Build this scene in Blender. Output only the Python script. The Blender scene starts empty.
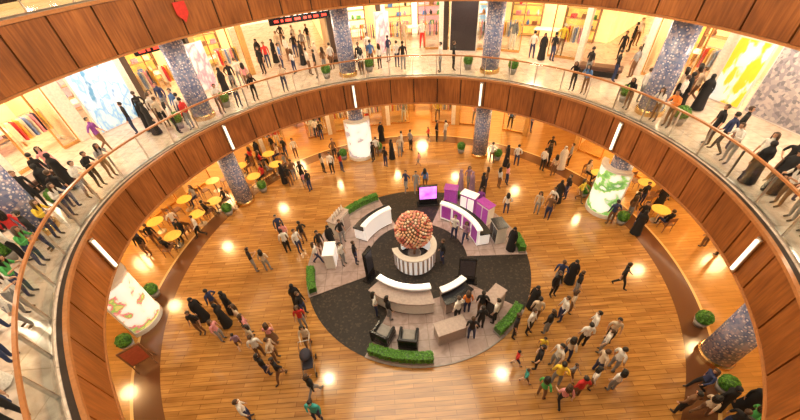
import bpy, math, random
from mathutils import Vector, Matrix
random.seed(7)
sc = bpy.context.scene
COL = sc.collection
R = math.radians
# ------------------------------------------------------------------ survey
TH = R(41.08); S, C_ = math.sin(TH), math.cos(TH)
F = 340.0; RO = (0.997, 0.0767); H = 12.0
def W(u, v, z=0.0):
    """point on the horizontal floor of height z that was read off the photograph"""
    a = ((u-400)*RO[0]-(v-210)*RO[1])/F
    b = ((u-400)*RO[1]+(v-210)*RO[0])/F
    dy = C_-b*S; dz = S+b*C_
    s = (H-z)/dz
    return (a*s, dy*s, z)
CX, CY = 0.0, 8.9          # atrium axis
KX, KY = 0.6, 10.3         # kiosk axis
L1 = 5.2; SL = 3.7; L2 = 10.4; SL2 = 8.75
RA = 9.9; RS = 14.8
COLS = [-21, 20, 61, 102, 143, 184]
def sstep(a, b, x):
    t = max(0, min(1, (x-a)/(b-a))); return t*t*(3-2*t)
def warp(a):
    """the gallery opening is slightly flattened on one side"""
    a = a % 360
    return 1-0.105*sstep(166, 225, a)*(1-sstep(262, 320, a))
# ------------------------------------------------------------------ materials
def nn(nt, t, **k):
    n = nt.nodes.new(t)
    for a, b in k.items(): setattr(n, a, b)
    return n
MATS = {}
def mat(name, col, rough=0.5, metal=0.0, var=0.12, scale=12.0, emit=0.0, bump=0.0, coat=0.0, ecol=None):
    if name in MATS: return MATS[name]
    m = bpy.data.materials.new(name); m.use_nodes = True; nt = m.node_tree
    b = nt.nodes['Principled BSDF']
    tc = nn(nt, 'ShaderNodeTexCoord'); no = nn(nt, 'ShaderNodeTexNoise'); no.inputs['Scale'].default_value = scale
    nt.links.new(tc.outputs['Object'], no.inputs['Vector'])
    cr = nn(nt, 'ShaderNodeValToRGB')
    cr.color_ramp.elements[0].position = 0.3; cr.color_ramp.elements[1].position = 0.7
    cr.color_ramp.elements[0].color = tuple(max(0, c*(1-var)) for c in col)+(1,)
    cr.color_ramp.elements[1].color = tuple(min(1, c*(1+var)) for c in col)+(1,)
    nt.links.new(no.outputs['Fac'], cr.inputs[0]); nt.links.new(cr.outputs[0], b.inputs['Base Color'])
    b.inputs['Roughness'].default_value = rough; b.inputs['Metallic'].default_value = metal
    b.inputs['Coat Weight'].default_value = coat
    if emit:
        if ecol: b.inputs['Emission Color'].default_value = tuple(ecol)+(1,)
        else: nt.links.new(cr.outputs[0], b.inputs['Emission Color'])
        b.inputs['Emission Strength'].default_value = emit
    if bump:
        bp = nn(nt, 'ShaderNodeBump'); bp.inputs['Strength'].default_value = bump
        nt.links.new(no.outputs['Fac'], bp.inputs['Height']); nt.links.new(bp.outputs[0], b.inputs['Normal'])
    MATS[name] = m
    return m
def ramp(nt, stops, interp='LINEAR'):
    cr = nn(nt, 'ShaderNodeValToRGB'); r = cr.color_ramp; r.interpolation = interp
    while len(r.elements) < len(stops): r.elements.new(0.5)
    for e, (p, c) in zip(r.elements, stops): e.position = p; e.color = tuple(c)+(1,)
    return cr
def math_n(nt, op, a, b=None):
    n = nn(nt, 'ShaderNodeMath', operation=op)
    for i, x in enumerate((a, b)):
        if x is None: continue
        if isinstance(x, (int, float)): n.inputs[i].default_value = x
        else: nt.links.new(x, n.inputs[i])
    return n.outputs[0]
def mix(nt, fac, a, b, blend='MIX'):
    n = nn(nt, 'ShaderNodeMix', data_type='RGBA', blend_type=blend)
    for i, x in ((0, fac), (6, a), (7, b)):
        if isinstance(x, (int, float)): n.inputs[i].default_value = x
        elif isinstance(x, tuple): n.inputs[i].default_value = x+(1,)
        else: nt.links.new(x, n.inputs[i])
    return n.outputs[2]

def floor_mat():
    m = bpy.data.materials.new('parquet_floor'); m.use_nodes = True; nt = m.node_tree; b = nt.nodes['Principled BSDF']
    g = nn(nt, 'ShaderNodeNewGeometry'); sp = nn(nt, 'ShaderNodeSeparateXYZ'); nt.links.new(g.outputs['Position'], sp.inputs[0])
    br = nn(nt, 'ShaderNodeTexBrick'); br.inputs['Scale'].default_value = 1.0
    br.inputs['Brick Width'].default_value = 1.3; br.inputs['Row Height'].default_value = 0.15
    br.inputs['Mortar Size'].default_value = 0.008
    br.inputs['Color1'].default_value = (0.54, 0.275, 0.078, 1); br.inputs['Color2'].default_value = (0.37, 0.17, 0.045, 1)
    br.inputs['Mortar'].default_value = (0.22, 0.09, 0.026, 1)
    nt.links.new(g.outputs['Position'], br.inputs['Vector'])
    no = nn(nt, 'ShaderNodeTexNoise'); no.inputs['Scale'].default_value = 1.0; no.inputs['Detail'].default_value = 6
    mp = nn(nt, 'ShaderNodeMapping'); mp.inputs['Scale'].default_value = (0.9, 9, 1)
    nt.links.new(g.outputs['Position'], mp.inputs[0]); nt.links.new(mp.outputs[0], no.inputs['Vector'])
    cr = ramp(nt, [(0.3, (0.70, 0.66, 0.60)), (0.7, (1.2, 1.2, 1.15))]); nt.links.new(no.outputs['Fac'], cr.inputs[0])
    c = mix(nt, 1.0, br.outputs['Color'], cr.outputs[0], 'MULTIPLY')
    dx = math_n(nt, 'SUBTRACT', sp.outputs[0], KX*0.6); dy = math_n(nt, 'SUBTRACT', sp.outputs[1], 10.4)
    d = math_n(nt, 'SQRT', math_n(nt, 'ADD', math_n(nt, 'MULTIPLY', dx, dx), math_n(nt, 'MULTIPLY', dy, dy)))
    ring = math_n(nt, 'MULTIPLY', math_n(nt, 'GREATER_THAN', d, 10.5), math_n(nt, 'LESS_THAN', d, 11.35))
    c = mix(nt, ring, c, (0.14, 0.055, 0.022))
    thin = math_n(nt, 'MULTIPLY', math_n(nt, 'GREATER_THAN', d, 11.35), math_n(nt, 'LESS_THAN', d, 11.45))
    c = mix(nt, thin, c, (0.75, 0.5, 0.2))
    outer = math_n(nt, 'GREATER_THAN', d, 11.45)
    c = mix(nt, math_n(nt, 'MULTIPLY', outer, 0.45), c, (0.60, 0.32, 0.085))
    nt.links.new(c, b.inputs['Base Color']); b.inputs['Roughness'].default_value = 0.17
    b.inputs['Coat Weight'].default_value = 0.5; b.inputs['Coat Roughness'].default_value = 0.08
    MATS['parquet'] = m; return m
def wood_mat():
    m = bpy.data.materials.new('fascia_wood'); m.use_nodes = True; nt = m.node_tree; b = nt.nodes['Principled BSDF']
    g = nn(nt, 'ShaderNodeNewGeometry')
    mp = nn(nt, 'ShaderNodeMapping'); mp.inputs['Scale'].default_value = (14, 14, 1.2)
    nt.links.new(g.outputs['Position'], mp.inputs[0])
    no = nn(nt, 'ShaderNodeTexNoise'); no.inputs['Scale'].default_value = 1; no.inputs['Detail'].default_value = 5
    nt.links.new(mp.outputs[0], no.inputs['Vector'])
    cr = ramp(nt, [(0.3, (0.20, 0.058, 0.014)), (0.5, (0.30, 0.096, 0.022)), (0.72, (0.41, 0.14, 0.035))])
    nt.links.new(no.outputs['Fac'], cr.inputs[0])
    n2 = nn(nt, 'ShaderNodeTexNoise'); n2.inputs['Scale'].default_value = 0.5
    nt.links.new(g.outputs['Position'], n2.inputs['Vector'])
    c2 = ramp(nt, [(0.35, (0.7, 0.66, 0.62)), (0.65, (1.1, 1.1, 1.1))]); nt.links.new(n2.outputs['Fac'], c2.inputs[0])
    nt.links.new(mix(nt, 1.0, cr.outputs[0], c2.outputs[0], 'MULTIPLY'), b.inputs['Base Color'])
    b.inputs['Roughness'].default_value = 0.35
    return m
def marble_mat(name, c1, c2, vein, rough, tile=0.9):
    m = bpy.data.materials.new(name); m.use_nodes = True; nt = m.node_tree; b = nt.nodes['Principled BSDF']
    g = nn(nt, 'ShaderNodeNewGeometry')
    br = nn(nt, 'ShaderNodeTexBrick'); br.offset = 0; br.inputs['Scale'].default_value = 1
    br.inputs['Brick Width'].default_value = tile; br.inputs['Row Height'].default_value = tile; br.inputs['Mortar Size'].default_value = 0.012
    br.inputs['Color1'].default_value = c1+(1,); br.inputs['Color2'].default_value = c2+(1,); br.inputs['Mortar'].default_value = vein+(1,)
    nt.links.new(g.outputs['Position'], br.inputs['Vector'])
    no = nn(nt, 'ShaderNodeTexNoise'); no.inputs['Scale'].default_value = 2.5; no.inputs['Detail'].default_value = 8; no.inputs['Distortion'].default_value = 1.2
    nt.links.new(g.outputs['Position'], no.inputs['Vector'])
    cr = ramp(nt, [(0.35, (0.8, 0.78, 0.76)), (0.6, (1.08, 1.08, 1.08))]); nt.links.new(no.outputs['Fac'], cr.inputs[0])
    nt.links.new(mix(nt, 1.0, br.outputs['Color'], cr.outputs[0], 'MULTIPLY'), b.inputs['Base Color'])
    b.inputs['Roughness'].default_value = rough
    return m
def mosaic_mat():
    m = bpy.data.materials.new('column_mosaic'); m.use_nodes = True; nt = m.node_tree; b = nt.nodes['Principled BSDF']
    tc = nn(nt, 'ShaderNodeTexCoord')
    vo = nn(nt, 'ShaderNodeTexVoronoi'); vo.inputs['Scale'].default_value = 9.5; vo.inputs['Randomness'].default_value = 0.7
    nt.links.new(tc.outputs['Object'], vo.inputs['Vector'])
    sx = nn(nt, 'ShaderNodeSeparateColor'); nt.links.new(vo.outputs['Color'], sx.inputs[0])
    cr = ramp(nt, [(0, (0.20, 0.25, 0.45)), (0.35, (0.30, 0.32, 0.50)), (0.6, (0.42, 0.39, 0.53)), (0.8, (0.15, 0.19, 0.40))], 'CONSTANT')
    nt.links.new(sx.outputs[0], cr.inputs[0])
    dd = math_n(nt, 'LESS_THAN', vo.outputs['Distance'], 0.30)
    c = mix(nt, dd, cr.outputs[0], (0.78, 0.76, 0.84))
    nt.links.new(c, b.inputs['Base Color']); b.inputs['Roughness'].default_value = 0.25
    return m
def glass_mat():
    m = bpy.data.materials.new('clear_glass'); m.use_nodes = True; nt = m.node_tree
    nt.nodes.remove(nt.nodes['Principled BSDF']); out = nt.nodes['Material Output']
    t = nn(nt, 'ShaderNodeBsdfTransparent'); t.inputs[0].default_value = (0.93, 0.96, 0.95, 1)
    g = nn(nt, 'ShaderNodeBsdfGlossy'); g.inputs['Roughness'].default_value = 0.05; g.inputs[0].default_value = (0.9, 0.95, 1, 1)
    lw = nn(nt, 'ShaderNodeLayerWeight'); lw.inputs[0].default_value = 0.25
    f = math_n(nt, 'ADD', math_n(nt, 'MULTIPLY', lw.outputs['Facing'], 0.22), 0.05)
    mx = nn(nt, 'ShaderNodeMixShader'); nt.links.new(f, mx.inputs[0]); nt.links.new(t.outputs[0], mx.inputs[1]); nt.links.new(g.outputs[0], mx.inputs[2])
    nt.links.new(mx.outputs[0], out.inputs[0])
    return m
def patch_mat(name, stops, scale, emit, rough=0.5, vor=True, stretch=(1, 1, 1)):
    m = bpy.data.materials.new(name); m.use_nodes = True; nt = m.node_tree; b = nt.nodes['Principled BSDF']
    tc = nn(nt, 'ShaderNodeTexCoord'); mp = nn(nt, 'ShaderNodeMapping'); mp.inputs['Scale'].default_value = stretch
    nt.links.new(tc.outputs['Object'], mp.inputs[0])
    if vor:
        v = nn(nt, 'ShaderNodeTexVoronoi'); v.inputs['Scale'].default_value = scale; nt.links.new(mp.outputs[0], v.inputs['Vector'])
        s = nn(nt, 'ShaderNodeSeparateColor'); nt.links.new(v.outputs['Color'], s.inputs[0]); fac = s.outputs[0]
    else:
        v = nn(nt, 'ShaderNodeTexNoise'); v.inputs['Scale'].default_value = scale; v.inputs['Detail'].default_value = 3
        nt.links.new(mp.outputs[0], v.inputs['Vector']); fac = v.outputs['Fac']
    cr = ramp(nt, stops, 'CONSTANT' if vor else 'LINEAR'); nt.links.new(fac, cr.inputs[0])
    nt.links.new(cr.outputs[0], b.inputs['Base Color']); b.inputs['Roughness'].default_value = rough
    if emit:
        nt.links.new(cr.outputs[0], b.inputs['Emission Color']); b.inputs['Emission Strength'].default_value = emit
    return m
M_FLOOR = floor_mat(); M_WOOD = wood_mat(); M_MOS = mosaic_mat(); M_GLASS = glass_mat()
M_L1 = marble_mat('pale_marble', (0.76, 0.63, 0.55), (0.70, 0.57, 0.49), (0.52, 0.42, 0.34), 0.16, 1.2)
M_LILAC = marble_mat('lilac_marble', (0.46, 0.35, 0.33), (0.40, 0.30, 0.29), (0.26, 0.19, 0.18), 0.25, 0.7)
M_DARK = patch_mat('dark_carpet', [(0.0, (0.010, 0.006, 0.004)), (0.55, (0.018, 0.011, 0.007)), (0.85, (0.045, 0.028, 0.018))], 14, 0, 0.6)
M_BRASS = mat('brass', (0.75, 0.48, 0.2), 0.25, 1.0)
M_STEEL = mat('steel', (0.6, 0.58, 0.55), 0.3, 1.0)
M_HAND = mat('handrail_wood', (0.42, 0.17, 0.06), 0.3)
M_WHITE = mat('white_lacquer', (0.86, 0.82, 0.78), 0.25, var=0.04)
M_SELFLIT = mat('self_lit_white', (0.9, 0.86, 0.82), 0.3, var=0.03, emit=0.38)  # emission added to brighten the white kiosk parts, no lamp behind
M_BLACK = mat('black_gloss', (0.012, 0.012, 0.014), 0.2)
M_CREAM = mat('cream_plaster', (0.78, 0.62, 0.42), 0.6, var=0.06)
M_LAMP = mat('lamp_diffuser', (1.0, 0.90, 0.72), 0.4, var=0.01, emit=1.8, ecol=(1, 0.88, 0.66))
M_LED = mat('led_strip', (1.0, 0.97, 0.9), 0.4, var=0.01, emit=4, ecol=(1, 0.95, 0.85))
M_LEAF = mat('hedge_leaf', (0.10, 0.28, 0.03), 0.5, var=0.5, scale=30)
M_LEAF2 = mat('dark_leaf', (0.04, 0.13, 0.02), 0.5, var=0.5, scale=30)
M_POT = mat('grey_planter', (0.30, 0.27, 0.26), 0.4)
M_PURPLE = mat('purple_panel', (0.30, 0.04, 0.28), 0.3, emit=0.3)
M_SCREENP = patch_mat('magenta_screen', [(0.3, (0.45, 0.03, 0.75)), (0.7, (0.95, 0.35, 0.95))], 2, 1.4, vor=False)
M_TAUPE = mat('taupe_stone', (0.42, 0.33, 0.30), 0.35)
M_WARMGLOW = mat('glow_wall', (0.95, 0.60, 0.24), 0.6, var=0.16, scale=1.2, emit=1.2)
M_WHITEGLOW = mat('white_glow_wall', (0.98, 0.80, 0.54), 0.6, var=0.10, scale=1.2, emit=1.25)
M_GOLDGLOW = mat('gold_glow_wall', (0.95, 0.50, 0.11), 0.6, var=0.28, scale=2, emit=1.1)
SHELFGLOW = [M_WHITEGLOW, M_WARMGLOW, M_GOLDGLOW, mat('pink_glow', (0.9, 0.40, 0.42), .6, emit=.7), mat('blue_glow', (0.35, 0.6, 0.85), .6, emit=.6), M_GOLDGLOW, M_WARMGLOW]
M_WINE = mat('dark_facade', (0.05, 0.035, 0.03), 0.3)
M_SEAM = mat('seam_dark', (0.03, 0.014, 0.008), 0.6)  # dark backing that shows in the gaps between fascia panels
M_BROWN = mat('brown_wood', (0.22, 0.10, 0.045), 0.4)
M_TAN = mat('tan_wood', (0.50, 0.30, 0.13), 0.4)
# ------------------------------------------------------------------ mesh builder
class MB:
    def __init__(s): s.v = []; s.f = []; s.m = []
    def add(s, vs, fs, m=0):
        o = len(s.v); s.v += [tuple(p) for p in vs]
        for f in fs: s.f.append(tuple(i+o for i in f)); s.m.append(m)
    def box(s, c, d, m=0, rz=0.0, taper=1.0, bev=0.0):
        x, y, z = d[0]/2, d[1]/2, d[2]/2
        cr, sr = math.cos(rz), math.sin(rz)
        def P(a, b_, c_): return (c[0]+a*cr-b_*sr, c[1]+a*sr+b_*cr, c[2]+c_)
        if bev <= 0:
            vs = [P(-x, -y, -z), P(x, -y, -z), P(x, y, -z), P(-x, y, -z)] + [P(-x*taper, -y*taper, z), P(x*taper, -y*taper, z), P(x*taper, y*taper, z), P(-x*taper, y*taper, z)]
            s.add(vs, [(3, 2, 1, 0), (4, 5, 6, 7), (0, 1, 5, 4), (1, 2, 6, 5), (2, 3, 7, 6), (3, 0, 4, 7)], m)
        else:
            rings = []
            for zz, k in ((-z, bev), (-z+bev, 0), (z-bev, 0), (z, bev)):
                t = taper if zz > 0 else 1
                X, Y = (x*t-k), (y*t-k); q = bev
                rings.append([P(*p, zz) for p in ((-X+q, -Y), (X-q, -Y), (X, -Y+q), (X, Y-q), (X-q, Y), (-X+q, Y), (-X, Y-q), (-X, -Y+q))])
            vs = sum(rings, []); fs = []
            for i in range(3):
                for j in range(8): fs.append((i*8+j, i*8+(j+1) % 8, (i+1)*8+(j+1) % 8, (i+1)*8+j))
            fs.append(tuple(range(7, -1, -1))); fs.append(tuple(range(24, 32)))
            s.add(vs, fs, m)
    def arc(s, c, r0, r1, a0, a1, z0, z1, m=0, n=None, topm=None, wp=False):
        full = abs(a1-a0) >= 359.99
        n = n or max(2, int(abs(a1-a0)/3)); vs = []
        k = n if full else n+1
        for i in range(k):
            ad = a0+(a1-a0)*i/n
            a = R(ad); ca, sa = math.cos(a), math.sin(a); w = warp(ad) if wp else 1
            q0 = r0*w; q1 = r1*w if r1 < 12 else r1
            for r, z in ((q0, z0), (q1, z0), (q1, z1), (q0, z1)): vs.append((c[0]+r*ca, c[1]+r*sa, z))
        sides = []; tops = []
        for i in range(n):
            p, q = i*4, ((i+1) % k)*4
            sides += [(p, p+1, q+1, q), (p+1, p+2, q+2, q+1), (p+3, p, q, q+3)]
            tops.append((p+2, p+3, q+3, q+2))
        if not full: sides += [(0, 3, 2, 1), (n*4, n*4+1, n*4+2, n*4+3)]
        o = len(s.v); s.v += vs
        for f in sides: s.f.append(tuple(i+o for i in f)); s.m.append(m)
        for f in tops: s.f.append(tuple(i+o for i in f)); s.m.append(m if topm is None else topm)
    def lathe(s, prof, m=0, n=24, c=(0, 0, 0), sx=1, sy=1, wave=0, wn=8, cap=True):
        vs = []; fs = []
        for j, (r, z) in enumerate(prof):
            for i in range(n):
                a = 2*math.pi*i/n; w = 1+wave*math.sin(wn*a)*j/len(prof)
                vs.append((c[0]+r*sx*w*math.cos(a), c[1]+r*sy*w*math.sin(a), c[2]+z))
        for j in range(len(prof)-1):
            for i in range(n): fs.append((j*n+i, j*n+(i+1) % n, (j+1)*n+(i+1) % n, (j+1)*n+i))
        if cap:
            fs.append(tuple(range(n-1, -1, -1))); fs.append(tuple((len(prof)-1)*n+i for i in range(n)))
        s.add(vs, fs, m)
    def ball(s, c, r, m=0, n=8, k=6):
        if not isinstance(r, tuple): r = (r, r, r)
        prof = []; vs = [(c[0], c[1], c[2]-r[2])]; fs = []
        for j in range(1, k):
            t = math.pi*j/k
            for i in range(n):
                a = 2*math.pi*i/n
                vs.append((c[0]+r[0]*math.sin(t)*math.cos(a), c[1]+r[1]*math.sin(t)*math.sin(a), c[2]-r[2]*math.cos(t)))
        vs.append((c[0], c[1], c[2]+r[2])); L = len(vs)-1
        for i in range(n): fs.append((0, 1+(i+1) % n, 1+i)); fs.append((L, 1+(k-2)*n+i, 1+(k-2)*n+(i+1) % n))
        for j in range(k-2):
            for i in range(n): fs.append((1+j*n+i, 1+j*n+(i+1) % n, 1+(j+1)*n+(i+1) % n, 1+(j+1)*n+i))
        s.add(vs, fs, m)
    def tube(s, pts, rads, m=0, n=6):
        pts = [Vector(p) for p in pts]; vs = []; fs = []
        for i, p in enumerate(pts):
            d = (pts[min(i+1, len(pts)-1)]-pts[max(i-1, 0)]).normalized()
            u = d.cross(Vector((0, 0, 1)) if abs(d.z) < 0.9 else Vector((0, 1, 0))).normalized(); w = d.cross(u)
            r = rads[i] if isinstance(rads, (list, tuple)) else rads
            for j in range(n):
                a = 2*math.pi*j/n; vs.append(tuple(p+(u*math.cos(a)+w*math.sin(a))*r))
        for i in range(len(pts)-1):
            for j in range(n): fs.append((i*n+j, i*n+(j+1) % n, (i+1)*n+(j+1) % n, (i+1)*n+j))
        fs.append(tuple(range(n-1, -1, -1))); fs.append(tuple((len(pts)-1)*n+i for i in range(n)))
        s.add(vs, fs, m)
    def leaves(s, pts, size, m=0):
        for p, nrm in pts:
            t = Vector((random.uniform(-1, 1), random.uniform(-1, 1), random.uniform(-1, 1)))
            n_ = (Vector(nrm)+t*0.7).normalized(); u = n_.cross(t).normalized()*size*random.uniform(.6, 1.2); w = n_.cross(u).normalized()*size*0.6
            P = Vector(p); s.add([P-u, P-w*0.9+n_*size*0.2, P+u, P+w*0.9+n_*size*0.2], [(0, 1, 2, 3)], m)
    def mesh(s, name, mats, smooth=False):
        me = bpy.data.meshes.new(name); me.from_pydata(s.v, [], s.f)
        for m in mats: me.materials.append(m)
        me.polygons.foreach_set('material_index', s.m)
        if smooth: me.polygons.foreach_set('use_smooth', [True]*len(s.f))
        me.update(); return me
def obj(name, data, loc=(0, 0, 0), rz=0.0, parent=None, label=None, category=None, kind=None, group=None, scale=None):
    o = bpy.data.objects.new(name, data); COL.objects.link(o); o.location = loc; o.rotation_euler = (0, 0, rz)
    if scale: o.scale = scale
    if parent: o.parent = parent
    if label: o['label'] = label
    if category: o['category'] = category
    if kind: o['kind'] = kind
    if group: o['group'] = group
    return o
def make(name, mb, mats, smooth=False, **k): return obj(name, mb.mesh(name, mats, smooth), **k)
def dup(tree, loc, rz=0.0, scale=None, label=None, group=None):
    top = tree.copy(); COL.objects.link(top); top.location = loc; top.rotation_euler = (0, 0, rz)
    if scale: top.scale = (scale,)*3
    if label: top['label'] = label
    if group: top['group'] = group
    for c in tree.children:
        q = c.copy(); COL.objects.link(q); q.parent = top
        for d in c.children:
            e = d.copy(); COL.objects.link(e); e.parent = q
    return top
def pol(r, a, z=0, c=(CX, CY)): return (c[0]+r*math.cos(R(a)), c[1]+r*math.sin(R(a)), z)
ST = dict(kind='structure')
CC = (CX, CY)
C2 = (0, 8.3); RA2 = 10.6
# ------------------------------------------------------------------ shell
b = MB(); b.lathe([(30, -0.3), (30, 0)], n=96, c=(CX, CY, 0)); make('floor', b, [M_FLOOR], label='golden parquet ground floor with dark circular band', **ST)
b = MB(); b.arc(CC, RA+0.22, 30, 0, 360, L1-0.3, L1, n=120, wp=True); make('floor', b, [M_L1], label='pale marble gallery floor', **ST)
b = MB(); b.arc(CC, RA+0.22, 30, 0, 360, SL, SL+0.1, n=120, wp=True); make('ceiling', b, [M_CREAM], label='cream ceiling above ground level', **ST)
b = MB(); b.arc(C2, RA2+0.22, 31, -40, 220, L2-0.3, L2, n=120); make('floor', b, [M_L1], label='pale marble upper gallery floor', **ST)
b = MB(); b.arc(C2, RA2+0.22, 31, -40, 220, SL2, SL2+0.1, n=120); make('ceiling', b, [M_CREAM], label='cream ceiling above gallery', **ST)
b = MB(); b.arc(C2, RA2+0.22, 31, -40, 220, 14.2, 14.4, n=90); make('ceiling', b, [M_CREAM], label='cream ceiling above upper gallery', **ST)
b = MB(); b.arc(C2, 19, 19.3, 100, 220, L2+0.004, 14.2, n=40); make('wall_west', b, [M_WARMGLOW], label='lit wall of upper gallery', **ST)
def fascia(c, r, a0, a1, z0, z1, step, nm, wp=False):
    b = MB(); n = round((a1-a0)/step); st = (a1-a0)/n; gap = 0.32
    for i in range(n):
        b.arc(c, r, r+0.06, a0+i*st+gap/2, a0+(i+1)*st-gap/2, z0+0.06, z1-0.08, 0, n=3, wp=wp)
    N = int((a1-a0)/1.5)
    b.arc(c, r+0.065, r+0.21, a0, a1, z0, z1, 1, n=N, wp=wp)
    b.arc(c, r-0.03, r+0.065, a0, a1, z1-0.07, z1+0.03, 2, n=N, wp=wp)
    b.arc(c, r-0.03, r+0.065, a0, a1, z0-0.02, z0+0.05, 2, n=N, wp=wp)
    make(nm, b, [M_WOOD, M_SEAM, M_HAND], label='curved reddish-brown wood panelled balcony fascia', **ST)
fascia(CC, RA, 0, 360, SL, L1, 7.5, 'trim_1', True)
fascia(C2, RA2, -40, 220, SL2, L2, 7.5, 'trim_2')
# balustrades
def balustrade(c, r, a0, a1, z, step, full, lab):
    e = obj('balustrade', None, loc=(c[0], c[1], z), label=lab, category='railing')
    n = round((a1-a0)/step); st = (a1-a0)/n
    for i in range(n):
        g = MB(); g.arc((0, 0), r-0.008, r+0.008, a0+i*st+0.2, a0+(i+1)*st-0.2, 0.06, 1.0, n=3, wp=full); make('glass_panel', g, [M_GLASS], parent=e)
        p = MB(); a = a0+i*st; q = r*(warp(a) if full else 1); p.box((q*math.cos(R(a)), q*math.sin(R(a)), 0.51), (0.07, 0.025, 0.98), 0, R(a)); make('post', p, [M_STEEL], parent=e)
    h = MB(); N = 160 if full else 110; A0, A1 = (0, 360) if full else (a0, a1)
    h.arc((0, 0), r-0.035, r+0.035, A0, A1, 1.02, 1.08, n=N, wp=full); make('handrail', h, [M_HAND], parent=e)
    h = MB(); h.arc((0, 0), r-0.03, r+0.03, A0, A1, 0.0, 0.06, n=N, wp=full); make('base_channel', h, [M_STEEL], parent=e)
balustrade(CC, RA+0.3, -48, 228, L1, 7.2, True, 'curved glass balustrade with wooden handrail on gallery edge')
balustrade(C2, RA2+0.3, 140, 205, L2, 7.2, False, 'curved glass balustrade with wooden handrail on upper gallery')
# columns
def column(h):
    e = obj('column', None, label='round column clad in lilac and blue mosaic', category='column', group='mosaic columns')
    b = MB(); b.lathe([(0.46, 0.22), (0.46, h-0.12)], n=32); make('shaft', b, [M_MOS], True, parent=e)
    b = MB(); b.lathe([(0.52, 0), (0.52, 0.17), (0.48, 0.22)], n=32); make('base', b, [M_BRASS], parent=e)
    b = MB(); b.lathe([(0.47, h-0.12), (0.53, h-0.07), (0.53, h-0.01)], n=32); make('capital', b, [M_BRASS], parent=e)
    return e
cg = column(SL); cu = column(SL2-L1)
cg.location = pol(11.05, COLS[0]); cu.location = pol(11.25, COLS[0], L1)
for a in COLS[1:]:
    dup(cg, pol(11.05, a)); dup(cu, pol(11.25, a, L1))
# light bars on fascia
e0 = obj('wall_light', None, label='upright glowing bar light fixed to wood fascia', category='light', group='fascia lights')
b = MB(); b.box((0.03, 0, 0.66), (0.06, 0.18, 1.3), 0, bev=0.01); make('housing', b, [M_STEEL], parent=e0)
b = MB(); b.box((0.075, 0, 0.66), (0.05, 0.09, 1.18), 0, bev=0.01); make('diffuser', b, [M_LAMP], parent=e0)
for i, a in enumerate((-19, 20, 61, 102, 143, 187.5)):
    loc = pol(RA*warp(a)-0.04, a, SL+0.08); rz = R(a+180)
    if i == 0: e0.location = loc; e0.rotation_euler = (0, 0, rz)
    else: dup(e0, loc, rz)
# ------------------------------------------------------------------ shops
tn = [2]; wn = [0]
def handbag_mesh(m):
    b = MB(); b.box((0, 0, 0.12), (0.32, 0.14, 0.24), 0, taper=0.8, bev=0.015)
    b.tube([(0.09*math.cos(t)*1.0, 0, 0.24+0.11*math.sin(t)) for t in [math.pi*i/6 for i in range(7)]], 0.012, 0, 5)
    return b.mesh('handbag', [m])
def vase_mesh(m):
    b = MB(); b.lathe([(0.05, 0), (0.1, 0.06), (0.11, 0.16), (0.05, 0.24), (0.06, 0.3)], n=12); return b.mesh('vase', [m], True)
def fold_mesh(m):
    b = MB()
    for i in range(3): b.box((0.01*i, 0, 0.04+0.075*i), (0.34, 0.26, 0.07), 0, bev=0.02)
    return b.mesh('folded_clothes', [m])
GOODS = []
for i, (cn, c) in enumerate([('red', (0.6, 0.03, 0.03)), ('black', (0.02, 0.02, 0.02)), ('cream', (0.8, 0.7, 0.55)), ('brown', (0.25, 0.1, 0.04)), ('blue', (0.08, 0.2, 0.55)), ('pink', (0.8, 0.3, 0.4)), ('green', (0.1, 0.35, 0.1))]):
    m = mat('goods_'+cn, c, 0.4)
    GOODS.append((('handbag', 'bag', cn+' leather handbag on a shop shelf'), handbag_mesh(m)))
    GOODS.append((('vase', 'vase', cn+' ceramic vase on a shop shelf'), vase_mesh(m)))
    GOODS.append((('folded_clothes', 'clothes', 'stack of folded '+cn+' clothes on a shop shelf'), fold_mesh(m)))
def shelf_tree():
    e = obj('shelf_unit', None, label='backlit wooden shelf unit against shop wall', category='shelf', group='shop shelf units')
    b = MB(); b.box((0, 0.2, 1.2), (1.9, 0.04, 2.4)); make('back_panel', b, [M_WHITEGLOW], parent=e)
    b = MB(); b.box((-0.97, 0, 1.2), (0.05, 0.44, 2.4)); b.box((0.97, 0, 1.2), (0.05, 0.44, 2.4)); b.box((0, 0, 2.43), (1.99, 0.44, 0.06)); make('frame', b, [M_BROWN], parent=e)
    for z in (0.1, 0.68, 1.26, 1.84):
        b = MB(); b.box((0, -0.01, z), (1.88, 0.37, 0.04)); make('shelf', b, [M_TAN], parent=e)
    return e
SH = shelf_tree(); sh_used = [False]
GC = [(0.7, 0.06, 0.06), (0.85, 0.75, 0.62), (0.05, 0.05, 0.08), (0.85, 0.5, 0.08), (0.2, 0.3, 0.6), (0.75, 0.3, 0.4)]
def rack_tree():
    e = obj('clothes_rack', None, label='metal rail hung with colourful garments in shop', category='clothes rack', group='clothes racks')
    b = MB(); b.tube([(-0.7, 0, 0.02), (-0.7, 0, 1.45), (0.7, 0, 1.45), (0.7, 0, 0.02)], 0.02); b.box((-0.7, 0, 0.02), (0.05, 0.5, 0.04)); b.box((0.7, 0, 0.02), (0.05, 0.5, 0.04)); make('rail', b, [M_STEEL], parent=e)
    for i in range(9):
        b = MB(); x = -0.56+i*0.14
        b.box((x, 0, 0.98), (0.07, 0.46, 0.8), 0, taper=0.72, bev=0.012)
        k = (1, 0, 3, 1, 4, 1, 5, 2, 3)[i]
        make('garment', b, [mat('garm%d' % k, GC[k], 0.8)], parent=e)
    return e
RK = rack_tree(); rk_used = [False]
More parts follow.
